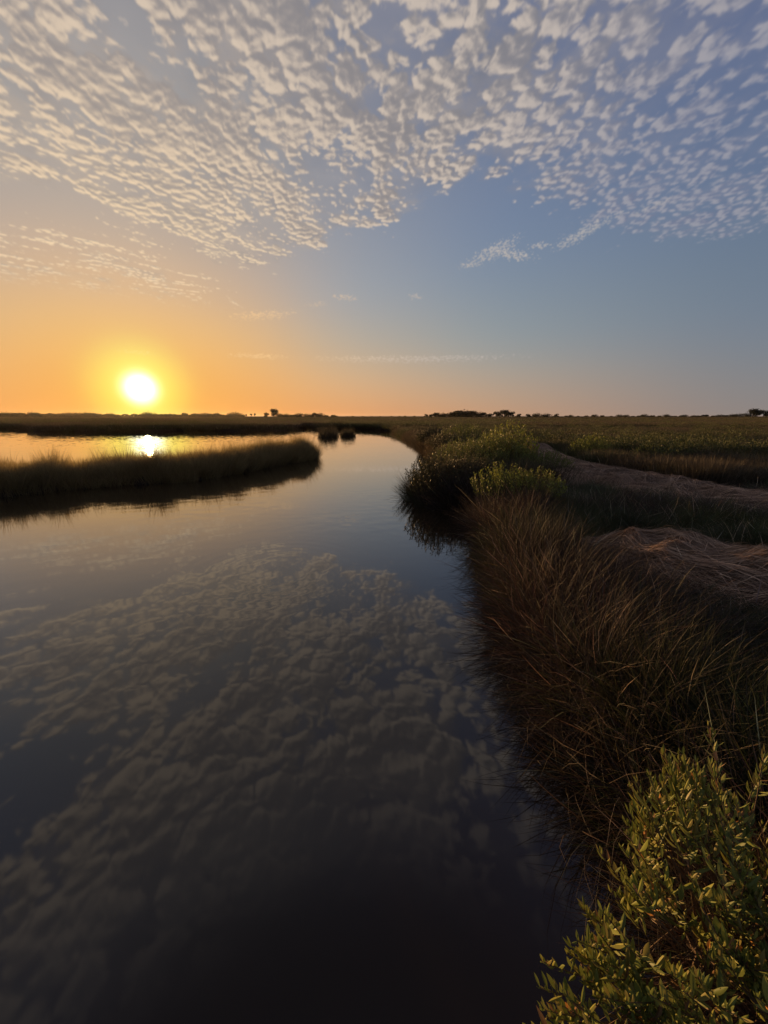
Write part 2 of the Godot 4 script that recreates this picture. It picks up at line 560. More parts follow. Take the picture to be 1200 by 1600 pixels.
func plant_patch(p: Patch, called: String, piece: String, mat: Material, label: String, category: String) -> void:
	var o := base(called, Vector3.ZERO, label, category, "", "stuff")
	for k in p.kinds.size():
		if p.rows[k].size() == 0:
			continue
		var mm := MultiMesh.new()
		mm.transform_format = MultiMesh.TRANSFORM_3D
		mm.use_colors = true
		mm.mesh = p.kinds[k]
		mm.instance_count = p.rows[k].size() / 16
		mm.buffer = p.rows[k]
		var mi := MultiMeshInstance3D.new()
		mi.name = piece
		mi.multimesh = mm
		mi.material_override = mat
		mi.set_meta("kind", "stuff")
		o.add_child(mi, true)

# Mats of drifted straw lie here; nothing tall grows through them. [centre line, half widths]
const LONG_MAT := [[8.9, 23.0, 0.8], [7.0, 15.6, 1.3], [6.9, 12.6, 1.9], [7.35, 10.8, 1.7], [7.95, 9.2, 1.3], [8.5, 8.0, 1.05], [9.3, 7.0, 0.9], [10.4, 6.2, 0.8]]
const NEAR_MAT := [[3.1, 5.75, 0.15], [3.5, 5.5, 0.42], [3.85, 5.1, 0.62], [4.15, 4.65, 0.70], [4.6, 4.3, 0.66], [5.2, 4.0, 0.58], [6.0, 3.8, 0.5]]

func strip_dist(line: Array, x: float, f: float) -> float:     # below 1 inside the strip
	var best := 99.0
	for k in line.size() - 1:
		var a := Vector2(line[k][0], line[k][1])
		var e := Vector2(line[k + 1][0], line[k + 1][1]) - a
		var t := clampf((Vector2(x, f) - a).dot(e) / e.length_squared(), 0.0, 1.0)
		var w: float = lerpf(line[k][2], line[k + 1][2], t)
		best = minf(best, (a + e * t).distance_to(Vector2(x, f)) / w)
	return best

func in_mats(x: float, f: float) -> float:
	var d := 99.0
	if x > 2.6 and x < 12.0:
		if f < 7.0:
			d = minf(d, strip_dist(NEAR_MAT, x, f))
		if f > 4.5 and f < 26.0:
			d = minf(d, strip_dist(LONG_MAT, x, f))
	return d

func away_from_land(x: float, f: float) -> Vector2:
	var e := 0.25
	var g := Vector2(land(x + e, f) - land(x - e, f), land(x, f + e) - land(x, f - e))
	return -g.normalized() if g.length() > 1e-4 else Vector2(-1, 0)

func grow_grasses() -> void:
	var blade := rough(Color.WHITE, 0.62, 0.35, 0.55)
	var tone := noise_of(71, 0.22, 3)
	var tone2 := noise_of(72, 0.9, 2)
	# --- brown rush of the near right bank, arching over the water's edge
	var rush := Patch.new()
	var ks := []
	for k in 4:
		ks.append(clump(100 + k, 54, 0.17, 0.95, 0.0052, 0.75, Color(0.029, 0.021, 0.017), Color(0.050, 0.037, 0.030), Color(0.32, 0.25, 0.18), 0.04, 5))
	for k in 3:
		ks.append(clump(110 + k, 50, 0.20, 0.80, 0.0052, 0.45, Color(0.026, 0.031, 0.015), Color(0.052, 0.056, 0.027), Color(0.30, 0.24, 0.17), 0.035, 5))
	for k in 2:     # loose pale dead stalks
		ks.append(clump(117 + k, 4, 0.3, 0.95, 0.007, 0.25, Color(0.30, 0.24, 0.17), Color(0.36, 0.29, 0.21), Color(0.42, 0.35, 0.26), 0.3, 4))
	rush.setup(ks)
	rng.seed = 101
	var n := 0
	for k in 18000:
		var f := 0.4 + 15.0 * pow(rng.randf(), 0.8)
		var x := rng.randf_range(0.9, 1.2 * f + 4.0)
		if x > 1.15 * f + 2.6:
			continue
		var d := land(x, f)
		if d < -0.06:
			continue
		var mats := in_mats(x, f)
		if mats < 1.02 and (mats < 0.25 or rng.randf() < (0.97 if f < 6.6 else 0.93)):
			continue
		var edge := sm(1.3, 0.0, d)
		var t := tone.get_noise_2d(x * 1.6, f * 1.6)
		var gap := tone2.get_noise_2d(x * 1.3 + 30.0, f * 1.3)
		if d > 0.9 and rng.randf() < 0.25 + 1.4 * gap:
			continue
		var brown := clampf(0.14 + edge * 0.55 + t * 1.3, 0.0, 1.0)
		var which := rng.randi() % 4 if rng.randf() < brown else 4 + rng.randi() % 3
		if rng.randf() < 0.06:
			which = 7 + rng.randi() % 2
		var any := rng.randf() * TAU
		var out := away_from_land(x, f) if d < 1.6 else Vector2(cos(any), sin(any))
		out = (out + Vector2(rng.randf_range(-0.6, 0.6), rng.randf_range(-0.6, 0.6))).normalized()
		var tilt := rng.randf_range(0.02, 0.42) + edge * edge * rng.randf_range(0.35, 0.85)
		if which > 6:
			tilt += rng.randf_range(0.0, 0.7)
		var tall := rng.randf_range(0.6, 1.15) * (1.0 + 0.75 * gap) * lerpf(0.66, 1.0, sm(1.8, 0.4, d))
		tall *= lerpf(0.8, 1.0, sm(5.0, 8.0, f))
		if mats < 1.8 and f < 12.0:
			tall *= 0.55
		var tint := Color(rng.randf_range(0.8, 1.25), rng.randf_range(0.85, 1.15), rng.randf_range(0.8, 1.15)) * (1.0 + 0.6 * tone2.get_noise_2d(x + 9.0, f))
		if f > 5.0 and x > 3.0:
			tint = tint * 1.6      # light put into the tint, lifting the dark shaded gaps round the straw
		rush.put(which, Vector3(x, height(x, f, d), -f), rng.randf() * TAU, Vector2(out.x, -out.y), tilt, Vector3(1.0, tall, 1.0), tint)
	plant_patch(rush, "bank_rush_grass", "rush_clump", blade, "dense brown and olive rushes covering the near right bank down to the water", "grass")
	# --- the island's cordgrass
	var cord := Patch.new()
	ks = []
	for k in 4:
		ks.append(clump(120 + k, 55, 0.20, 0.66, 0.008, 0.35, Color(0.175, 0.138, 0.068), Color(0.31, 0.235, 0.105), Color(0.30, 0.23, 0.13), 0.05, 4))
	for k in 2:     # tall spiky tufts
		ks.append(clump(125 + k, 26, 0.16, 0.95, 0.009, 0.30, Color(0.175, 0.138, 0.068), Color(0.31, 0.235, 0.105), Color(0.30, 0.23, 0.13), 0.05, 4))
	cord.setup(ks)
	rng.seed = 102
	for k in 26000:
		var x := rng.randf_range(-33.0, -3.8)
		var f := rng.randf_range(8.0, 24.5)
		var d := poly_dist(ISLAND, x, f)
		if d < -0.04:
			continue
		d = land(x, f)
		var edge := sm(0.6, 0.0, d)
		var out := away_from_land(x, f)
		var tall := rng.randf_range(0.75, 1.15) * (1.0 + 0.30 * tone.get_noise_2d(x * 2.0, f * 2.0) + 0.35 * tone2.get_noise_2d(x * 0.9, f * 0.9)) * (1.04 + 0.42 * sm(-8.5, -4.8, x))
		cord.put(rng.randi() % 4 if rng.randf() < 0.8 - 0.8 * tone2.get_noise_2d(x * 0.6, f * 0.6) else 4 + rng.randi() % 2, Vector3(x, height(x, f, d), -f), rng.randf() * TAU, Vector2(out.x, -out.y), rng.randf_range(0.0, 0.16) + edge * rng.randf_range(0.1, 0.5), Vector3(1.0, tall, 1.0), Color(1, 1, 1) * rng.randf_range(0.8, 1.2))
	plant_patch(cord, "island_cordgrass", "cordgrass_clump", rough(Color.WHITE, 0.6, 0.35, 1.0), "dark cordgrass standing thick on the low island left of the creek", "grass")
	# --- open marsh, middle distance
	var mead := Patch.new()
	ks = []
	for k in 3:
		ks.append(clump(130 + k, 90, 0.55, 0.72, 0.012, 0.35, Color(0.062, 0.048, 0.030), Color(0.090, 0.070, 0.043), Color(0.26, 0.20, 0.13), 0.05, 3))
	for k in 2:
		ks.append(clump(135 + k, 90, 0.55, 0.72, 0.012, 0.35, Color(0.046, 0.049, 0.022), Color(0.075, 0.076, 0.033), Color(0.26, 0.22, 0.13), 0.04, 3))
	mead.setup(ks)
	rng.seed = 103
	for k in 70000:
		var f := 11.0 + 95.0 * pow(rng.randf(), 1.35)
		var x := rng.randf_range(-1.1 * f - 3.0, 1.1 * f + 5.0)
		if f > 36.0 and rng.randf() < 0.25:
			continue
		var d := poly_dist(MAIN_LAND, x, f)
		if d < -0.05 or (f < 15.0 and d < 3.0 and rng.randf() < 0.6):
			continue
		if in_mats(x, f) < 1.04:
			continue
		var out := away_from_land(x, f) if d < 0.8 else Vector2(cos(rng.randf() * TAU), sin(rng.randf() * TAU))
		var g := sm(-0.25, 0.35, tone.get_noise_2d(x * 0.55, f * 0.3) + 0.2 * tone2.get_noise_2d(x, f))
		var which := 3 + rng.randi() % 2 if rng.randf() < g else rng.randi() % 3
		var tall := rng.randf_range(0.75, 1.15) * (1.0 + 0.35 * tone.get_noise_2d(x * 1.3 + 50.0, f * 1.3)) * (1.15 if d < 3.0 else 1.0)
		mead.put(which, Vector3(x, height(x, f, minf(d, 5.0)), -f), rng.randf() * TAU, Vector2(out.x, -out.y), rng.randf_range(0.0, 0.2) + 0.3 * sm(0.8, 0.0, d), Vector3(1.0, tall, 1.0), Color(1, 1, 1) * rng.randf_range(0.8, 1.2))
	plant_patch(mead, "open_marsh_grass", "marsh_clump", blade, "brown and green marsh grass filling the open flats behind the banks", "grass")
	# --- far flats
	var far := Patch.new()
	ks = []
	for k in 2:
		ks.append(clump(140 + k, 320, 3.4, 0.85, 0.045, 0.3, Color(0.062, 0.050, 0.030), Color(0.090, 0.072, 0.042), Color(0.26, 0.20, 0.13), 0.04, 2))
	for k in 2:
		ks.append(clump(145 + k, 320, 3.4, 0.85, 0.045, 0.3, Color(0.050, 0.053, 0.024), Color(0.080, 0.081, 0.034), Color(0.26, 0.22, 0.13), 0.03, 2))
	far.setup(ks)
	rng.seed = 104
	for k in 42000:
		var f := 62.0 * pow(14.0, rng.randf())
		var x := rng.randf_range(-1.1 * f, 1.1 * f)
		if f < 110.0 and poly_dist(MAIN_LAND, x, f) < 3.0:
			continue
		var g := sm(-0.25, 0.35, tone.get_noise_2d(x * 0.12, f * 0.05) + 0.3 * tone.get_noise_2d(x * 0.5, f * 0.3))
		var which := 2 + rng.randi() % 2 if rng.randf() < g else rng.randi() % 2
		var s := 1.0 + f / 250.0
		far.put(which, Vector3(x, 0.42, -f), rng.randf() * TAU, Vector2.ZERO, 0.0, Vector3(s, rng.randf_range(0.8, 1.2), s), Color(1, 1, 1) * rng.randf_range(0.8, 1.2))
	plant_patch(far, "far_marsh_grass", "marsh_clump", blade, "far flats of brown green grass reaching the tree line on the horizon", "grass")
	# --- low shrubs through the open marsh, too many to count
	var leafy := rough(Color.WHITE, 0.6, 0.35, 0.5)
	var low := Patch.new()
	low.setup([knoll(150, 750, 0.75, 0.85, 0.055, Color(0.066, 0.076, 0.024), Color(0.108, 0.114, 0.034)), knoll(151, 750, 0.75, 0.85, 0.055, Color(0.052, 0.058, 0.023), Color(0.082, 0.086, 0.031)), knoll(152, 700, 0.85, 0.7, 0.06, Color(0.075, 0.060, 0.032), Color(0.105, 0.085, 0.040))])
	rng.seed = 105
	for k in 15000:
		var f := 15.0 + 165.0 * pow(rng.randf(), 1.5)
		var x := rng.randf_range(-1.1 * f, 1.1 * f)
		var g := tone.get_noise_2d(x * 0.5 + 200.0, f * 0.28) + 0.35 * tone2.get_noise_2d(x * 0.4, f * 0.4)
		if g < 0.10 - 0.15 * sm(60.0, 20.0, f) * sm(8.0, 1.0, absf(x - 5.0)) or in_mats(x, f) < 1.3:
			continue
		var d := poly_dist(MAIN_LAND, x, f)
		if d < 0.25:
			continue
		var s := rng.randf_range(0.6, 1.25)
		low.put(rng.randi() % 3 if d > 4.0 else 1 + rng.randi() % 2, Vector3(x, 0.35, -f), rng.randf() * TAU, Vector2.ZERO, 0.0, Vector3(s * 1.2, s * rng.randf_range(0.8, 1.2), s * 1.2), Color(1, 1, 1) * rng.randf_range(0.8, 1.25))
	plant_patch(low, "marsh_undergrowth", "low_shrub", leafy, "countless low green shrubs dotted through the open marsh flats", "undergrowth")
# ---------------------------------------------------------------- drifted straw
# A mat of flattened dead stems: a lens-shaped body under thousands of straws that follow its length.
func straw_strip(line: Array, lift: float, thick: float, count: int, long: float, seed_value: int, low: Color, tip: Color) -> Array:
	var r := RandomNumberGenerator.new()
	r.seed = seed_value
	var lumps := noise_of(seed_value, 1.1, 3)
	var ridges := noise_of(seed_value + 40, 1.3, 3)
	var body := Bag.new()
	var straw := Bag.new()
	var curve := Curve3D.new()      # x, half width, f
	for k in line.size():
		var p := Vector3(line[k][0], line[k][2], line[k][1])
		var tan_ := Vector3.ZERO
		if k > 0 and k < line.size() - 1:
			tan_ = (Vector3(line[k + 1][0], line[k + 1][2], line[k + 1][1]) - Vector3(line[k - 1][0], line[k - 1][2], line[k - 1][1])) / 6.0
		curve.add_point(p, -tan_, tan_)
	var total := curve.get_baked_length()
	var along_line: Array[Vector3] = []
	var headings: Array[Vector2] = []
	for k in 400:
		var at := total * k / 399.0
		along_line.append(curve.sample_baked(at, true))
		var ahead := curve.sample_baked(minf(at + 0.15, total), true) - curve.sample_baked(maxf(at - 0.15, 0.0), true)
		headings.append(Vector2(ahead.x, ahead.z).normalized())
	var spot := func(s: float, t: float) -> Vector3:       # s along in metres, t from -1 to 1 across
		var fi := clampf(s / total, 0.0, 1.0) * 399.0
		var i0 := mini(int(fi), 398)
		var c := along_line[i0].lerp(along_line[i0 + 1], fi - i0)
		var dir := headings[i0]
		var across := Vector2(-dir.y, dir.x)
		var q := Vector2(c.x, c.z) + across * (t * c.y)
		var ends := sm(-0.1, 1.3, s) * sm(total, total - 0.8, s)
		var y := lift * (0.75 + 0.25 * ends) + thick * ends * sqrt(maxf(0.0, 1.0 - t * t)) + (0.22 * lumps.get_noise_2d(q.x * 1.2, q.y * 1.2) + 0.022 * ridges.get_noise_2d(s * 0.5, t * c.y * 4.0)) * (1.0 - t * t)
		y -= maxf(0.0, absf(t) - 0.96) * 1.1 * c.y
		return Vector3(q.x, y, -q.y)
	var ns := int(total / 0.18)
	var nt := 12
	for a in ns + 1:
		for c in nt + 1:
			var t := lerpf(-1.0, 1.0, float(c) / nt)
			var p: Vector3 = (spot as Callable).call(total * a / ns, t)
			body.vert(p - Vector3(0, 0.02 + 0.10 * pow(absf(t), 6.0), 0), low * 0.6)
	for a in ns:
		for c in nt:
			var p := a * (nt + 1) + c
			body.tri(p, p + 1, p + nt + 1)
			body.tri(p + 1, p + nt + 2, p + nt + 1)
	for k in count:
		var s := r.randf_range(-0.1, total)
		var t := r.randf_range(-1.2, 1.2)
		var l := long * r.randf_range(0.4, 1.2)
		var drift := r.randfn(0.0, 0.28) * (1.0 if r.randf() < 0.8 else 3.5) + 1.5 * lumps.get_noise_2d(s * 0.7 + 60.0, t * 0.9)
		var up := absf(r.randfn(0.0, 0.012)) + 0.004
		var kick := r.randf_range(-0.02, 0.10) if r.randf() < 0.2 else 0.0
		var pts := PackedVector3Array()
		for j in 4:
			var u := j / 3.0
			var p: Vector3 = (spot as Callable).call(s + l * u, clampf(t + drift * (u - 0.5) / maxf(0.25, 1.0) , -1.35, 1.35))
			p.y += up + kick * u * u
			pts.append(p)
		if pts[3].distance_to(pts[0]) < 0.06:
			continue
		var along := (pts[3] - pts[0]).normalized()
		var side := along.cross(Vector3(r.randf_range(-0.7, 0.7), 1.0, r.randf_range(-0.7, 0.7))).normalized()
		var k0 := r.randf_range(0.5, 1.4) * maxf(0.25, 1.0 + 1.5 * ridges.get_noise_2d(s * 0.3 + 30.0, t * 4.5))
		straw.ribbon(pts, side, r.randf_range(0.004, 0.010) * (1.0 if r.randf() < 0.96 else 1.7), low.lerp(tip, r.randf()) * k0, low.lerp(tip, r.randf()) * k0)
	return [body.mesh(), straw.mesh()]

# A heap of straw combed over a hummock.
func straw_heap(seed_value: int, wide: float, tall: float, count: int, low: Color, tip: Color) -> Array:
	var r := RandomNumberGenerator.new()
	r.seed = seed_value
	var body := Bag.new()
	var straw := Bag.new()
	var lumps := noise_of(seed_value, 1.6 / wide, 3)
	var spot := func(x: float, z: float) -> Vector3:
		var q := minf(1.0, Vector2(x, z).length() / wide)
		return Vector3(x, tall * pow(1.0 - q * q, 0.8) * (1.0 + 0.45 * lumps.get_noise_2d(x, z)), z)
	var nr := 7
	var na := 20
	for k in nr + 1:
		for a in na:
			var q := wide * k / nr
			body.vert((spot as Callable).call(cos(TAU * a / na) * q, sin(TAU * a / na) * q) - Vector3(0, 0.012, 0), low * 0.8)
	for k in nr:
		for a in na:
			var p := k * na + a
			var q := k * na + (a + 1) % na
			body.tri(p, q, p + na)
			body.tri(q, q + na, p + na)
	for k in count:
		var a := r.randf() * TAU
		var q := wide * sqrt(r.randf())
		var p := Vector2(cos(a), sin(a)) * q
		var dir := (p.normalized() * 0.8 + Vector2(-p.y, p.x).normalized() * 0.9 + Vector2(0.5, 0.2)).normalized().rotated(r.randfn(0.0, 0.35))
		var l := wide * r.randf_range(0.35, 0.9)
		var up := absf(r.randfn(0.0, 0.015)) + 0.004
		var pts := PackedVector3Array()
		for j in 4:
			var g := p + dir * l * (j / 3.0 - 0.4)
			var w: Vector3 = (spot as Callable).call(g.x, g.y)
			pts.append(w + Vector3(0, up, 0))
		var along := (pts[3] - pts[0]).normalized()
		var side := along.cross(Vector3(r.randf_range(-0.7, 0.7), 1.0, r.randf_range(-0.7, 0.7))).normalized()
		var k0 := r.randf_range(0.55, 1.35)
		straw.ribbon(pts, side, r.randf_range(0.005, 0.010), low.lerp(tip, r.randf()) * k0, low.lerp(tip, r.randf()) * k0)
	return [body.mesh(), straw.mesh()]

func lay_straw() -> void:
	var mat := rough(Color.WHITE, 0.7, 0.3, 0.15)
	var low := Color(0.215, 0.130, 0.084)
	var tip := Color(0.54, 0.375, 0.250)
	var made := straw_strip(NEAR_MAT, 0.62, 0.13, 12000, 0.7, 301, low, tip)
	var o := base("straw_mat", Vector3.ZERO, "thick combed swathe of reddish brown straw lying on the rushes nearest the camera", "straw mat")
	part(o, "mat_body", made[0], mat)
	part(o, "straw", made[1], mat, "stuff")
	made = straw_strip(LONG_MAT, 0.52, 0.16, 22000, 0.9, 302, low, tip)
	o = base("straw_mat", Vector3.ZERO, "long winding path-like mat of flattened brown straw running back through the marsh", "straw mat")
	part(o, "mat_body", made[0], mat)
	part(o, "straw", made[1], mat, "stuff")
	var heaps := [
		[5.35, 11.2, 0.85, 0.42, 303, "rounded straw heap at the left edge of the long straw path"],
		[6.35, 10.5, 0.75, 0.40, 304, "dark topped hummock of combed straw in the middle of the long straw path"],
		[7.9, 21.3, 1.6, 0.55, 305, "farthest brown straw heap, at the far end of the long straw path"],
		[6.1, 13.4, 0.8, 0.30, 306, "low straw heap behind the bright yellow green shrub"]]
	for h in heaps:
		made = straw_heap(h[4], h[2], h[3], 1500, low, tip)
		o = base("straw_heap", Vector3(h[0], 0.42, -h[1]), h[5], "straw heap")
		part(o, "heap_body", made[0], mat)
		part(o, "straw", made[1], mat, "stuff")

# ---------------------------------------------------------------- shrubs
# One lance-shaped leaf along +Y, folded a little on its midrib and curved back.
func leaf_mesh(long: float, wide: float, fold: float, curl: float) -> ArrayMesh:
	var b := Bag.new()
	var shape := [0.0, 0.42, 0.86, 1.0, 0.84, 0.48, 0.0]
	for k in shape.size():
		var t := float(k) / (shape.size() - 1)
		var y := long * t * (1.0 - 0.15 * curl * t)
		var z := long * curl * t * t * 0.45
		var w: float = wide * 0.5 * shape[k]
		b.vert(Vector3(-w, y, z - w * fold), Color.WHITE)
		b.vert(Vector3(0, y, z), Color(0.9, 0.95, 0.8))
		b.vert(Vector3(w, y, z - w * fold), Color.WHITE)
	for k in shape.size() - 1:
		var p := k * 3
		b.tri(p, p + 1, p + 3)
		b.tri(p + 1, p + 4, p + 3)
		b.tri(p + 1, p + 2, p + 4)
		b.tri(p + 2, p + 5, p + 4)
	var st := SurfaceTool.new()
	st.create_from(b.mesh(), 0)
	st.generate_normals()
	return st.commit()

func leaf_basis(along: Vector3, facing: Vector3) -> Basis:
	var y := along.normalized()
	var x := y.cross(facing)
	x = x.normalized() if x.length() > 0.01 else y.cross(Vector3(0.3, 0.1, 0.9)).normalized()
	return Basis(x, y, x.cross(y))

# The big leafy bush at the camera's feet: stems that fork from the bank, leaves in pairs, crowded at the tips.
func near_bush() -> void:
	var r := RandomNumberGenerator.new()
	r.seed = 401
	var root := Vector3(1.62, 0.25, -0.95)
	var o := base("leafy_bush", root, "leafy yellow green bush nearest the camera, with a few orange leaves", "bush")
	var leaves: Array[Mesh] = [leaf_mesh(0.060, 0.0135, 0.35, 0.30), leaf_mesh(0.050, 0.0140, 0.25, 0.6), leaf_mesh(0.070, 0.0122, 0.5, 0.12), leaf_mesh(0.038, 0.0100, 0.3, -0.25)]
	var tints := [Color(0.200, 0.225, 0.048), Color(0.155, 0.182, 0.042), Color(0.265, 0.265, 0.064), Color(0.105, 0.132, 0.034), Color(0.220, 0.195, 0.060)]
	var mats: Array[StandardMaterial3D] = []
	for t in tints:
		mats.append(rough(t.linear_to_srgb(), 0.5, 0.4, 0.45))
	var orange := rough(Color(0.50, 0.23, 0.06).linear_to_srgb(), 0.55, 0.35, 0.5)
	var dry := rough(Color(0.20, 0.12, 0.055).linear_to_srgb(), 0.7, 0.3, 0.3)
	var bark := rough(Color(0.115, 0.080, 0.050).linear_to_srgb(), 0.8, 0.3)
	# lobes of the crown: centre, radii, stems
	var lobes := [
		[Vector3(1.20, 0.66, -1.12), Vector3(0.33, 0.34, 0.26), 36], [Vector3(0.92, 0.52, -0.88), Vector3(0.30, 0.32, 0.24), 34], [Vector3(0.66, 0.42, -0.82), Vector3(0.18, 0.22, 0.16), 16], [Vector3(0.53, 0.40, -0.74), Vector3(0.10, 0.14, 0.10), 7],
		[Vector3(1.52, 0.62, -0.98), Vector3(0.40, 0.36, 0.34), 30], [Vector3(1.12, 0.48, -0.70), Vector3(0.36, 0.34, 0.24), 34], [Vector3(1.24, 0.84, -1.30), Vector3(0.20, 0.14, 0.10), 16]]
	var shoots := []
	for l in lobes:
		for k in int(l[2] * 1.35):
			var d := Vector3(r.randfn(0, 1), absf(r.randfn(0, 1)) * 0.9 + 0.1, r.randfn(0, 1)).normalized()
			shoots.append(l[0] + d * l[1] * pow(r.randf_range(0.35, 1.0), 0.4))
	for q in [Vector3(1.475, 0.98, -1.46), Vector3(1.68, 0.97, -1.36), Vector3(1.74, 0.93, -1.30), Vector3(1.60, 0.95, -1.32), Vector3(1.72, 0.99, -1.24), Vector3(0.86, 0.66, -1.16), Vector3(0.60, 0.62, -0.72), Vector3(0.50, 0.52, -0.80)]:
		shoots.append(q)
	var placed := []
	for tip: Vector3 in shoots:
		var from := root + Vector3(r.randf_range(-0.35, 0.25), 0.0, r.randf_range(-0.25, 0.25))
		from.x = minf(from.x, 1.9)
		var stem := Bag.new()
		var bow := Vector3(r.randf_range(-0.06, 0.06), -0.10, r.randf_range(-0.06, 0.06))
		var pts: Array[Vector3] = []
		for j in 9:
			var u := j / 8.0
			pts.append(from.lerp(tip, u) + bow * 4.0 * u * (1.0 - u) + Vector3(0, 0.05 * u * u * u, 0))
		for j in 8:
			stem.tube(pts[j] - root, pts[j + 1] - root, 0.0042 - 0.0003 * j, 0.0042 - 0.0003 * (j + 1), Color.WHITE, 4)
		part(o, "stem", stem.mesh(), bark)
		var total := from.distance_to(tip)
		var step := 0.011
		var at := 0.0
		var reach := r.randf_range(0.08, 0.21)
		var turn := r.randf() * TAU
		while at < minf(total * 0.6, reach):
			var u := 1.0 - at / total
			var fi := u * 8.0
			var i0 := mini(int(fi), 7)
			var p := pts[i0].lerp(pts[i0 + 1], fi - i0)
			var dir := (pts[i0 + 1] - pts[i0]).normalized()
			dir = (dir * 0.55 + Vector3.UP * 0.75).normalized()
			turn += 1.57 + r.randf_range(-0.4, 0.4)
			var x := dir.cross(Vector3(cos(turn), 0.2, sin(turn))).normalized()
			for s in [-1.0, 1.0]:
				if r.randf() < 0.10 + at * 0.9:
					continue
				var spread := clampf(0.24 + at * 4.0, 0.24, 1.05) + r.randf_range(-0.2, 0.3)
				var along: Vector3 = dir * cos(spread) + x * s * sin(spread) + Vector3(r.randf_range(-0.15, 0.15), r.randf_range(-0.15, 0.1), r.randf_range(-0.15, 0.15))
				var size := clampf(0.62 + at * 6.0, 0.62, 1.15) * r.randf_range(0.6, 1.35)
				placed.append([p, along.normalized(), dir, size])
			at += step * r.randf_range(0.8, 1.5)
	# the leaves that show largest are single leaves, the others one mass
	var order := []
	for k in placed.size():
		var q: Vector3 = placed[k][0] - EYE
		var up_front: float = placed[k][3] / q.length() - 0.6 * maxf(0.0, 0.55 - placed[k][0].y)
		if absf(q.x) / -q.z > 1.2 + 0.6 or q.z > -0.25:
			up_front -= 5.0
		order.append([up_front, k])
	order.sort_custom(func(a, b): return a[0] > b[0])
	var mass := Bag.new()
	var arrays := []
	for m in leaves:
		arrays.append(m.surface_get_arrays(0))
	var rank := 0
	for entry in order:
		var q: Array = placed[entry[1]]
		var bs := leaf_basis(q[1], q[2]).scaled_local(Vector3.ONE * q[3])
		var which := r.randi() % 4
		var luck := r.randf()
		if rank < 288:
			var mi := part(o, "leaf", leaves[which], mats[r.randi() % 5] if luck > 0.035 else (orange if luck < 0.018 else dry))
			mi.transform = Transform3D(bs, q[0] - root)
			if luck < 0.018:
				mi.set_meta("label", "orange dying leaf")
			elif luck <= 0.035:
				mi.set_meta("label", "withered brown leaf")
		else:
			var vs: PackedVector3Array = arrays[which][Mesh.ARRAY_VERTEX]
			var ix: PackedInt32Array = arrays[which][Mesh.ARRAY_INDEX]
			var first := mass.v.size()
			var col: Color = tints[r.randi() % 5]
			if luck < 0.05:
				col = Color(0.20, 0.12, 0.055)
			elif luck < 0.058:
				col = Color(0.50, 0.23, 0.06)
			for v in vs:
				mass.vert(bs * v + q[0] - root, col)
			for i in ix:
				mass.i.append(first + i)
		rank += 1
	part(o, "foliage", mass.mesh(), rough(Color.WHITE, 0.5, 0.4, 0.45), "stuff")

# A shrub of the bank: upright shoots set with small leaves.
func shrub(seed_value: int, shoots: int, wide: float, tall: float, leaf: float, col: Color, tip: Color) -> Array:
	var r := RandomNumberGenerator.new()
	r.seed = seed_value
	var stems := Bag.new()
	var leaves := Bag.new()
	for k in shoots:
		var a := r.randf() * TAU
		var q := sqrt(r.randf())
		var root := Vector3(cos(a) * q * wide * 0.6, -0.2, sin(a) * q * wide * 0.6)
		var top := Vector3(cos(a) * q * wide, tall * (1.0 - 0.45 * q * q) * r.randf_range(0.78, 1.12), sin(a) * q * wide)
		stems.tube(root, top, 0.006, 0.002, Color(0.10, 0.07, 0.045), 3)
		var n := int(26 * tall)
		for j in n:
			var u := 1.0 - 0.62 * pow(float(j) / n, 1.1)
			var p := root.lerp(top, u)
			var t := r.randf() * TAU
			var out := Vector3(cos(t), r.randf_range(0.5, 1.3), sin(t)).normalized()
			var side := out.cross(Vector3(r.randf_range(-1, 1), r.randf_range(-0.4, 0.4), r.randf_range(-1, 1))).normalized()
			var l := leaf * r.randf_range(0.7, 1.3)
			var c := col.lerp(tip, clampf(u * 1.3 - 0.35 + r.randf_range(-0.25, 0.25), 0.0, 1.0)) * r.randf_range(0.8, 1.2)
			var f := leaves.vert(p, c)
			leaves.vert(p + out * l * 0.5 + side * l * 0.19, c)
			leaves.vert(p + out * l * 0.5 - side * l * 0.19, c)
			leaves.vert(p + out * l, c)
			leaves.tri(f, f + 1, f + 2)
			leaves.tri(f + 1, f + 3, f + 2)
	return [leaves.mesh(), stems.mesh()]

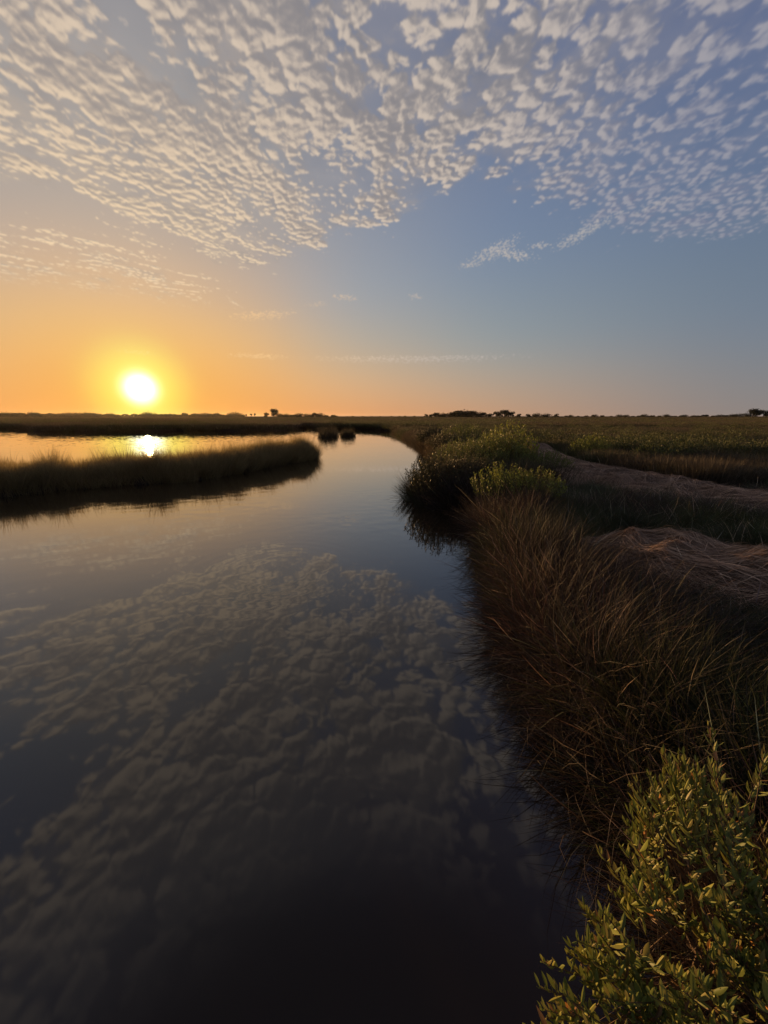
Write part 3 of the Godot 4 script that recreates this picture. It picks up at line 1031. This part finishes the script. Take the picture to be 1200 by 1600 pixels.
func plant_shrubs() -> void:
	var leafy := rough(Color.WHITE, 0.55, 0.35, 0.5)
	var bark := rough(Color.WHITE, 0.85, 0.25)
	var bright0 := Color(0.100, 0.115, 0.024)
	var bright1 := Color(0.245, 0.260, 0.046)
	var green0 := Color(0.070, 0.085, 0.024)
	var green1 := Color(0.175, 0.190, 0.044)
	var dark0 := Color(0.034, 0.036, 0.018)
	var dark1 := Color(0.055, 0.055, 0.025)
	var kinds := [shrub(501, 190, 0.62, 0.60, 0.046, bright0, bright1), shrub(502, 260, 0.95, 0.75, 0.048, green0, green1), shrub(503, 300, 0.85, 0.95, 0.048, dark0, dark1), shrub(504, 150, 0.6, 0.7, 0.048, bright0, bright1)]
	var spots := [  # x, f, base height, kind, size, stretch, label
		[2.6, 8.35, 0.60, 0, 0.95, 1.1, "bright yellow green shrub at the head of the near brown rush bank"],
		[3.3, 8.1, 0.62, 3, 0.8, 1.0, "small yellow green shrub just left of the near end of the long straw path"],
		[1.6, 10.7, 0.12, 2, 1.2, 1.15, "dark rounded shrub hanging over the water at the bend of the bank"],
		[2.5, 10.9, 0.25, 2, 1.05, 1.05, "dark shrub behind the near bank, right of the overhanging one"],
		[2.9, 13.0, 0.50, 1, 1.15, 1.1, "green shrub at the left end of the lit shrub row"],
		[3.8, 13.6, 0.60, 1, 1.1, 1.15, "green shrub second from the left in the lit shrub row"],
		[4.55, 14.2, 0.60, 3, 1.5, 1.2, "tallest yellow green shrub in the middle of the lit shrub row"],
		[5.15, 12.7, 0.50, 1, 0.95, 0.95, "green shrub at the right end of the lit shrub row beside the straw"],
		[9.4, 17.6, 0.45, 3, 1.3, 1.0, "yellow shrub standing alone beyond the long straw path"],
		[10.4, 17.2, 0.45, 1, 0.9, 0.9, "green shrub just right of the lone yellow shrub beyond the straw"],
		[3.7, 22.5, 0.30, 2, 1.3, 1.0, "dark bush on the bank where the creek narrows"],
		[3.6, 29.5, 0.30, 2, 1.5, 1.0, "dark bush farther up the narrowing creek bank"],
		[5.2, 25.0, 0.40, 1, 1.6, 1.0, "broad green bush behind the dark creek bank bushes"]]
	for s in spots:
		var o := base("marsh_shrub", Vector3(s[0], s[2], -s[1]), s[6], "shrub", "shrubs along the right bank")
		o.rotation.y = s[0] * 5.0
		o.scale = Vector3(s[4], s[4] * s[5], s[4]) * (1.2 if s[3] != 2 else 1.0)
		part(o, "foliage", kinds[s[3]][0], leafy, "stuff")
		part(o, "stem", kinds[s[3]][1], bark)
	# two tussocks standing in the creek
	var blade := rough(Color.WHITE, 0.65, 0.35, 0.5)
	var tuss := clump(510, 620, 0.80, 1.25, 0.014, 0.65, Color(0.055, 0.046, 0.026), Color(0.085, 0.070, 0.036), Color(0.2, 0.15, 0.1), 0.03, 4, 0.62)
	var tuss_low := clump(511, 700, 0.95, 0.72, 0.016, 0.35, Color(0.050, 0.042, 0.024), Color(0.078, 0.064, 0.034), Color(0.2, 0.15, 0.1), 0.03, 3, 0.6)
	var mud := Bag.new()
	for k in 7:
		for a in 16:
			var q := 0.85 * k / 6.0
			mud.vert(Vector3(cos(TAU * a / 16) * q, 0.14 * (1.0 - k / 6.0) - 0.06 * k / 6.0, sin(TAU * a / 16) * q), Color(0.045, 0.034, 0.026))
	for k in 6:
		for a in 16:
			mud.tri(k * 16 + a, k * 16 + (a + 1) % 16, k * 16 + 16 + a)
			mud.tri(k * 16 + (a + 1) % 16, k * 16 + 16 + (a + 1) % 16, k * 16 + 16 + a)
	for s in [[-6.55, 46.0, 1.32, "larger, left one of the two round grass tussocks standing in the creek"], [-4.45, 48.0, 1.05, "smaller, right one of the two round grass tussocks standing in the creek"]]:
		var o := base("grass_tussock", Vector3(s[0], 0.0, -s[1]), s[3], "tussock", "tussocks in the creek")
		o.scale = Vector3(s[2], s[2] * 1.3, s[2])
		o.rotation.y = s[0]
		part(o, "grass", tuss, blade, "stuff")
		part(o, "grass", tuss_low, blade, "stuff")
		part(o, "mud_mound", mud.mesh(), bark)

# ---------------------------------------------------------------- trees of the skyline
func crown(seed_value: int, lobes: int, wide: float, tall: float, lift: float, leaves: int) -> ArrayMesh:
	var r := RandomNumberGenerator.new()
	r.seed = seed_value
	var b := Bag.new()
	var col := Color(0.040, 0.042, 0.022)
	for l in lobes:
		var a := r.randf() * TAU
		var q := wide * 0.62 * sqrt(r.randf())
		var c := Vector3(cos(a) * q, lift + (tall - lift) * r.randf_range(0.25, 0.82) * (1.0 - 0.4 * q / wide), sin(a) * q)
		var rad := wide * r.randf_range(0.26, 0.46)
		var tint := r.randf_range(0.75, 1.25)
		for k in leaves / lobes:
			var d := Vector3(r.randfn(0, 1), r.randfn(0, 1) * 0.75, r.randfn(0, 1)).normalized() * rad * pow(r.randf(), 0.33)
			var p := c + d
			var s := r.randf_range(0.35, 0.75)
			var x := Vector3(r.randfn(0, 1), r.randfn(0, 1), r.randfn(0, 1)).normalized()
			var y := x.cross(Vector3(r.randfn(0, 1), r.randfn(0, 1), r.randfn(0, 1))).normalized()
			var k0 := tint * r.randf_range(0.8, 1.2)
			var f := b.vert(p - x * s * 0.5, col * k0)
			b.vert(p + y * s * 0.4, col * k0)
			b.vert(p + x * s * 0.5, col * k0)
			b.vert(p - y * s * 0.3, col * k0)
			b.tri(f, f + 1, f + 2)
			b.tri(f, f + 2, f + 3)
	return b.mesh()

func trunk(seed_value: int, tall: float, wide: float) -> ArrayMesh:
	var r := RandomNumberGenerator.new()
	r.seed = seed_value
	var b := Bag.new()
	var bark := Color(0.070, 0.055, 0.042)
	var knee := Vector3(r.randf_range(-0.2, 0.2), tall * 0.42, r.randf_range(-0.2, 0.2))
	b.tube(Vector3(0, -0.3, 0), knee, 0.22, 0.15, bark, 7)
	for k in 6:
		var a := TAU * k / 6.0 + r.randf_range(-0.4, 0.4)
		var tip := Vector3(cos(a) * wide * 0.6, tall * r.randf_range(0.62, 0.9), sin(a) * wide * 0.6)
		b.tube(knee - Vector3(0, r.randf() * 0.6, 0), tip, 0.10, 0.025, bark, 5)
	return b.mesh()

func plant_trees() -> void:
	var leafy := rough(Color.WHITE, 0.7, 0.3, 0.25)
	var bark := rough(Color.WHITE, 0.9, 0.2)
	# kind: lobes, half width, height, lowest foliage, leaf clusters
	var forms := [[9, 4.0, 6.8, 0.4, 1400], [12, 5.4, 7.8, 0.5, 1800], [8, 4.0, 4.4, 0.1, 1100], [13, 7.8, 6.0, 0.2, 2100], [8, 2.6, 8.6, 2.2, 900]]
	var protos := []
	for k in forms.size():
		var f: Array = forms[k]
		protos.append([crown(601 + k, f[0], f[1], f[2], f[3], f[4]), trunk(611 + k, f[2], f[1])])
	var r := RandomNumberGenerator.new()
	r.seed = 620
	# px across the frame as a bearing is no help on the spot: x at 100 m ahead, distance ahead, kind, size, group, label
	var rows := []
	rows.append([-28.0, 470.0, 1, 1.5, "", "tallest round crowned tree on the skyline, right of the sun"])
	rows.append([-29.6, 480.0, 0, 1.05, "", "round tree just left of the tallest skyline tree"])
	rows.append([-17.6, 500.0, 0, 1.05, "", "rounded tree standing right of the tallest skyline tree, beside two low ones"])
	rows.append([-32.6, 480.0, 4, 0.75, "spindly trees left of the tallest skyline tree", "thin spindly tree with sparse crown left of the tallest skyline tree"])
	rows.append([-33.6, 485.0, 4, 0.70, "spindly trees left of the tallest skyline tree", "thin spindly tree with sparse crown left of the tallest skyline tree"])
	rows.append([-34.8, 480.0, 4, 0.62, "spindly trees left of the tallest skyline tree", "thin spindly tree with sparse crown left of the tallest skyline tree"])
	for x in [-26.2, -24.8, -23.2, -21.4, -19.4, -16.0, -14.6, -12.8]:
		rows.append([x, 510.0 + r.randf() * 40.0, 2 + r.randi() % 2, r.randf_range(0.75, 1.0), "low trees right of the tallest skyline tree", "low dark tree on the skyline between the tallest tree and the creek"])
	for x in [10.8, 12.0, 13.2, 14.6, 15.6, 16.5, 17.4, 18.2, 19.8, 21.4, 19.0, 20.6, 22.2, 23.6, 25.2, 27.0, 28.6, 30.4, 32.0, 34.0, 36.4, 38.8, 41.0, 43.4]:
		var big := 1.3 if (x > 17.0 and x < 24.0) or (x > 28.0 and x < 33.0) else 0.85
		rows.append([x, 520.0 + r.randf() * 50.0, [0, 1, 3][r.randi() % 3], big * r.randf_range(0.9, 1.15), "dark grove on the skyline right of the creek", "dark tree of the skyline grove right of the creek mouth"])
	rows.append([93.2, 330.0, 1, 1.15, "", "broad dark round tree at the right edge of the skyline, nearest of its grove"])
	for x in [95.8, 97.6, 99.6, 101.8, 104.0]:
		rows.append([x, 390.0 + r.randf() * 40.0, 1 + 2 * (r.randi() % 2), r.randf_range(0.95, 1.15), "grove at the right edge of the skyline", "dark tree of the grove at the right edge of the skyline"])
	var x := 46.0
	while x < 92.0:
		rows.append([x, 620.0 + r.randf() * 120.0, 2 + r.randi() % 2, r.randf_range(0.5, 0.85) * (1.35 if x > 80.0 else 1.0), "low scattered trees along the right skyline", "low tree of the thin line along the right skyline"])
		x += r.randf_range(0.8, 2.2)
	x = -108.0
	while x < -35.5:
		rows.append([x, 560.0 + r.randf() * 90.0, [2, 3, 3, 0][r.randi() % 4], r.randf_range(0.7, 1.25), "tree line on the skyline under the sun", "low tree of the long skyline tree line under the sun"])
		x += r.randf_range(0.5, 1.2)
	x = -12.0
	while x < 10.0:
		rows.append([x, 700.0 + r.randf() * 90.0, 2, r.randf_range(0.4, 0.6), "tiny trees on the skyline beyond the creek", "tiny far tree on the skyline beyond the creek"])
		x += r.randf_range(1.2, 3.0)
	var looks := ["round topped tree", "full crowned tree", "small rounded tree", "broad spreading tree", "spindly tree"]
	for q in rows:
		if q[4].begins_with("tree line"):
			var where := "left of the sun" if q[0] < -66.0 else ("directly under the sun" if q[0] < -55.0 else "between the sun and the tallest tree")
			q[5] = "%s of the low skyline tree line %s" % [looks[q[2]], where]
		elif q[4].begins_with("low scattered"):
			q[5] = "%s in the thin right skyline line, %s" % [looks[q[2]], "nearer the edge grove" if q[0] > 70.0 else "just right of the dark grove"]
		elif q[4].begins_with("dark grove"):
			q[5] = "%s in the %s of the dark grove right of the creek" % [looks[q[2]], "left low part" if q[0] < 16.8 else ("tall middle" if q[0] < 24.5 else "right part")]
		var o := base("skyline_tree", Vector3(q[0] * q[1] / 100.0, 0.4, -q[1]), q[5], "tree", q[4])
		o.rotation.y = r.randf() * TAU
		o.scale = Vector3(q[3] * (1.0 if q[4] == "" or q[2] == 4 else 1.5), q[3], q[3] * (1.0 if q[4] == "" or q[2] == 4 else 1.5))
		part(o, "crown", protos[q[2]][0], leafy)
		part(o, "trunk", protos[q[2]][1], bark)
# ---------------------------------------------------------------- the scene
func _ready() -> void:
	rng.seed = 7
	var cam := Camera3D.new()
	cam.name = "camera"
	cam.fov = 106.26
	cam.near = 0.05
	cam.far = 6000.0
	cam.position = EYE
	cam.rotation_degrees = Vector3(-14.04, 0.0, 0.0)
	add_child(cam)
	cam.current = true
	var env := Environment.new()
	env.background_mode = Environment.BG_SKY
	env.tonemap_mode = Environment.TONE_MAPPER_LINEAR
	env.tonemap_exposure = 1.45
	env.background_energy_multiplier = 0.69
	env.sdfgi_enabled = true
	env.ssao_enabled = true
	env.ssil_enabled = true
	env.volumetric_fog_enabled = true
	env.volumetric_fog_density = 0.00002
	env.volumetric_fog_albedo = Color(1.0, 0.96, 0.9)
	env.volumetric_fog_anisotropy = 0.7
	var sky := Sky.new()
	var pano := PanoramaSkyMaterial.new()
	pano.panorama = sky_panorama()
	sky.sky_material = pano
	env.sky = sky
	var we := WorldEnvironment.new()
	we.name = "world_environment"
	we.environment = env
	add_child(we)
	var sun := DirectionalLight3D.new()
	sun.name = "sun"
	sun.light_color = Color(1.0, 0.77, 0.50)
	sun.light_energy = 1.5
	sun.light_angular_distance = 0.6
	sun.shadow_enabled = true
	add_child(sun)
	sun.look_at_from_position(sun_dir() * 100.0, Vector3.ZERO, Vector3.UP)
	wobble = noise_of(41, 0.8, 3)
	build_ground()
	build_water()
	grow_grasses()
	lay_straw()
	plant_trees()
	plant_shrubs()
	near_bush()
